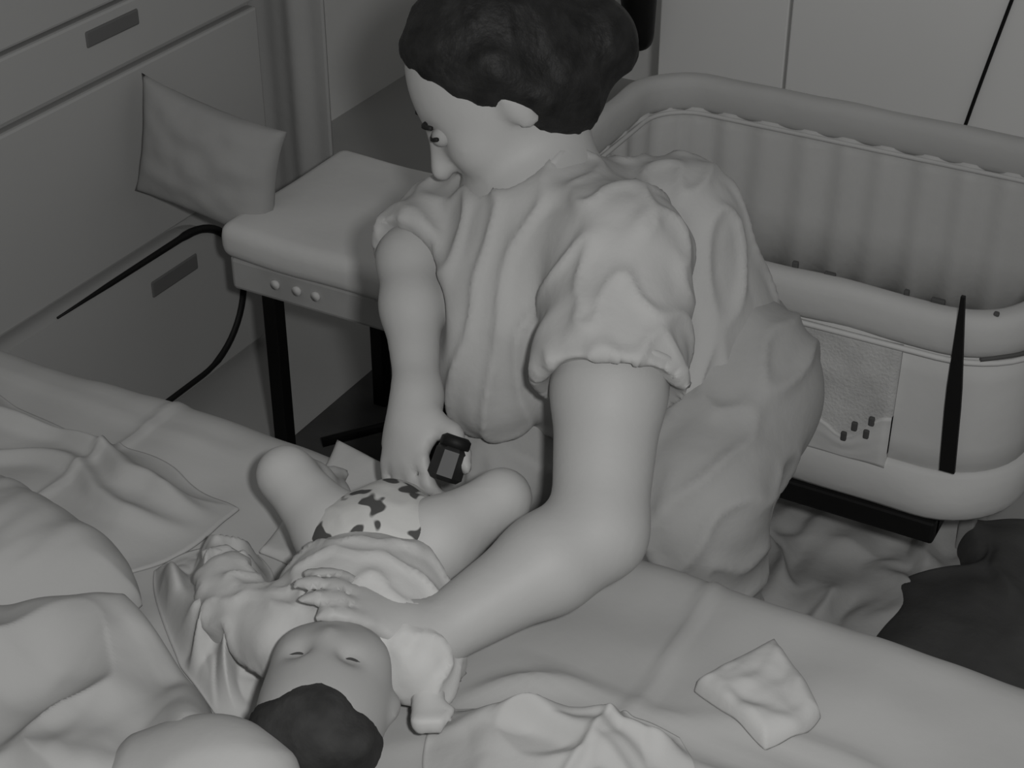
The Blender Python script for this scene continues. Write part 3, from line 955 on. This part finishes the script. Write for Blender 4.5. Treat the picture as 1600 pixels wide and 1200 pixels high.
f.cone(NB, LS, 0.056, 0.056, 0.03); f.cone(NB, RS, 0.056, 0.046, 0.03)
f.cone(NB, CH, 0.066, 0.105, 0.05); f.cone(CH, BEL, 0.115, 0.115, 0.05)
f.cone(BEL, (LHp + RHp) / 2, 0.115, 0.12, 0.05)
f.cone(LHp, RHp, 0.105, 0.105, 0.05)
f.chain([LS, (LS + LE) / 2, LE], [0.062, 0.056, 0.046], 0.02)
f.chain([LE, LE * 0.7 + LW * 0.3, LW], [0.046, 0.047, 0.030], 0.02)
f.chain([RS, (RS + RE) / 2, RE], [0.048, 0.041, 0.034], 0.02)
f.chain([RE, RE * 0.65 + RW * 0.35, RW], [0.034, 0.033, 0.023], 0.02)
f.chain([LHp, LKn, LKn * 0.55 + LAn * 0.45, LAn], [0.10, 0.062, 0.054, 0.036], 0.03)
f.chain([RHp, RKn, RKn * 0.55 + RAn * 0.45, RAn], [0.10, 0.062, 0.054, 0.036], 0.03)
for an in (LAn, RAn):
    heel = an + np.array([0.0, 0.03, -0.05]); ball = an + np.array([-0.02, -0.115, -0.062])
    f.cone(heel, ball, 0.034, 0.026, 0.02)
    for q in range(5):
        b_ = ball + np.array([(q - 2) * 0.013, 0, -0.004])
        f.cone(b_, b_ + np.array([(q - 2) * 0.003, -0.045 + abs(q - 1.5) * 0.004, -0.006]), 0.012, 0.010, 0.008)
    f.cone(an, heel, 0.034, 0.032, 0.02)
def hand(f, w_, d_, back, side, curl, spread=1.0, thumb=None, sc=1.0):
    d_ = unit(d_); back = unit(np.array(back) - d_ * (np.array(back) @ d_)); sd_ = unit(np.cross(d_, back)) * side   # sd_ points to the thumb side
    R_ = np.stack([sd_, d_, back])
    pm = w_ + d_ * 0.050 * sc
    f.cone(w_, w_ + d_ * 0.03 * sc, 0.026, 0.026, 0.02)
    f.ell(pm, (0.041 * sc, 0.046 * sc, 0.017 * sc), R_, 0.018)
    for q, L_ in enumerate((0.068, 0.076, 0.071, 0.056)):
        b_ = w_ + d_ * (0.088 - 0.004 * abs(q - 1.2)) * sc + sd_ * (1.5 - q) * 0.0195 * sc
        p_ = b_; ang = curl[0]
        for seg, (fr, r0, r1) in enumerate(((0.45, 0.0095, 0.009), (0.32, 0.009, 0.0085), (0.23, 0.0085, 0.0075))):
            dr_ = d_ * math.cos(ang) - back * math.sin(ang) + sd_ * (1.5 - q) * 0.05 * spread
            n_ = p_ + unit(dr_) * L_ * fr * sc
            f.cone(p_, n_, r0 * sc, r1 * sc, 0.004)
            p_ = n_; ang += curl[1]
    t0 = w_ + d_ * 0.028 * sc + sd_ * 0.026 * sc
    td = unit(d_ * 0.7 + sd_ * 0.6 - back * 0.35) if thumb is None else unit(thumb)
    t1 = t0 + td * 0.040 * sc
    t2 = t1 + unit(td + d_ * 0.4 - sd_ * 0.3) * 0.028 * sc
    t3 = t2 + unit(td + d_ * 0.5 - sd_ * 0.5) * 0.020 * sc
    f.chain([t0, t1, t2, t3], [0.015 * sc, 0.0115 * sc, 0.010 * sc, 0.0085 * sc], 0.008)
# right hand (far arm): reaches the diaper side and grips a small black bottle
HT = at(628, 740, 1.745)
hand(f, RW, HT - RW, -RT * 0.6 - FW * 0.8, -1, (0.55, 0.75), 0.7, at(715, 690, 1.735) - at(665, 655, 1.76), 0.90)
# left hand (near arm): cupped around the side of the baby's head
HL = atz(525, 918, BZ + 0.128)
hand(f, LW, HL - LW, upz, 1, (0.15, 0.30), 0.6, None, 0.86)
bodyA = field_obj('body', f, 'skin', adult, 2)
# hair
f = Field(HC - 0.2, HC + 0.2, 0.005)
f.ell(HC + hu * 0.034 - fd * 0.016, (0.083, 0.092, 0.100), HA, 0.03)
f.ell(HC - hu * 0.025 - fd * 0.045, (0.080, 0.075, 0.066), HA, 0.03)
f.cut(HC + hu * 0.040 + fd * 0.045, unit(fd * 0.86 - hu * 0.40), 0.02)
f.ell(HC - hu * 0.030 - fd * 0.112, (0.048, 0.050, 0.045), HA, 0.02)
for s in (-1, 1):
    f.cone(HC + hl * s * 0.078 + hu * 0.04 - fd * 0.01, HC + hl * s * 0.078 - hu * 0.02 - fd * 0.03, 0.018, 0.010, 0.02)
field_obj('hair', f, 'hair', adult, 1, (0.003, 40, 40, 12, 0.0), label='dark tied-back hair')
for s in (-1, 1):
    c_ = HC + hu * 0.004 + fd * 0.0800 + hl * s * 0.031
    bm = bmesh.new()
    bmesh.ops.create_uvsphere(bm, u_segments=14, v_segments=10, radius=0.0115)
    for v in bm.verts: v.co += Vector(tuple(c_))
    bm_obj('eye', bm, 'cushion', adult)
    q = c_ + fd * 0.0105 + hu * 0.004
    tube('eyelid', spline([q - hl * 0.013 - fd * 0.005, q, q + hl * 0.013 - fd * 0.005], 6), 0.0025, 'hair', adult, 6)
    q = c_ + fd * 0.0085 + hu * 0.018
    tube('eyebrow', spline([q - hl * 0.015 - fd * 0.006, q + hu * 0.003, q + hl * 0.015 - fd * 0.006], 6), [0.0028] * 13, 'hair', adult, 6)
# trousers
f = Field(lo, hi, h)
f.chain([LHp, LKn, LKn * 0.5 + LAn * 0.5, LAn + np.array([0, 0, 0.05])], [0.112, 0.082, 0.078, 0.066], 0.03)
f.chain([RHp, RKn, RKn * 0.5 + RAn * 0.5, RAn + np.array([0, 0, 0.05])], [0.110, 0.080, 0.076, 0.066], 0.03)
f.cone(LHp, RHp, 0.112, 0.110, 0.04)
f.cone((LHp + RHp) / 2, BEL * 0.6 + (LHp + RHp) * 0.2, 0.115, 0.112, 0.04)
tr = field_obj('trousers', f, 'trousers', adult, 2, (0.009, 22, 9, 14, 4.0), label='loose light trousers')
# shirt
f = Field(lo, hi, 0.005)
WST = BEL * 0.35 + (LHp + RHp) * 0.325
f.cone(NB - hu * 0.005, CH, 0.078, 0.128, 0.05); f.cone(CH, BEL, 0.125, 0.130, 0.05)
f.cone(BEL, WST, 0.130, 0.134, 0.04)
BK = at(1045, 360, 1.90)
f.cone(BK, at(1075, 480, 1.97), 0.085, 0.095, 0.06)
f.cone(NB - np.array([0, 0, 0.02]), LS, 0.066, 0.070, 0.04); f.cone(NB - np.array([0, 0, 0.02]), RS, 0.066, 0.054, 0.04)
SL = LS * 0.60 + LE * 0.40; SR = RS * 0.25 + RE * 0.75
f.chain([LS, SL + unit(LE - LS) * 0.05], [0.072, 0.080], 0.02)
f.chain([RS, SR + unit(RE - RS) * 0.04], [0.056, 0.054], 0.02)
# loose front hanging forward
f.cone(CH, at(765, 560, 1.86), 0.11, 0.055, 0.05)
f.cone(at(765, 470, 1.86), at(770, 620, 1.86), 0.06, 0.045, 0.04)
f.ell(HC, (0.076, 0.115, 0.10), HA, 0.01, True)
f.cone(NB + hu * 0.092 - fd * 0.012, NB + hu * 0.18, 0.062, 0.07, 0.008, True)          # neck opening
f.cone(SL + unit(LE - LS) * 0.11, SL + unit(LE - LS) * 0.2, 0.11, 0.11, 0.006, True)   # sleeve openings
f.cone(SR + unit(RE - RS) * 0.08, SR + unit(RW - RE) * 0.10 + unit(RE - RS) * 0.08, 0.075, 0.07, 0.006, True)
sh = field_obj('shirt', f, 'shirt', adult, 2, (0.008, 26, 18, 5, 1.5), label='loose light short-sleeved shirt')
def ring(name, c, d_, r_, t_, m, parent, wob=0.0):
    d_ = unit(d_)
    u_ = unit(np.cross(d_, [0.3, 0.2, 1.0])); v_ = np.cross(d_, u_)
    pts = [c + (u_ * math.cos(a) + v_ * math.sin(a)) * r_ * (1 + wob * math.sin(3 * a + 1)) for a in np.linspace(0, 2 * math.pi, 40)[:-1]]
    return tube(name, pts, t_, m, parent, 8, True)
ring('sleeve_hem', SL + unit(LE - LS) * 0.016, LE - LS, 0.0745, 0.0048, 'shirt', sh, 0.02)
ring('neckband', NB + hu * 0.050 - fd * 0.012, hu, 0.056, 0.006, 'shirt', sh, 0.02)

# small dark bottle in the far hand
bp_ = at(704, 716, 1.725)
bt = thing('small_container', tuple(bp_ - np.array([0, 0, 0.03])), 'small glossy black container held in the far hand above the baby', 'container')
axb = unit(RT * 0.30 + UP * 0.9)
o_ = tube('container_body', [bp_ - axb * 0.024, bp_ - axb * 0.019, bp_ + axb * 0.008, bp_ + axb * 0.012], [0.014, 0.019, 0.018, 0.015], 'gloss', bt, 7)
o_.data.polygons.foreach_set('use_smooth', [False] * len(o_.data.polygons))
tube('cap', [bp_ + axb * 0.012, bp_ + axb * 0.021, bp_ + axb * 0.024], [0.0165, 0.016, 0.012], 'black', bt, 14)
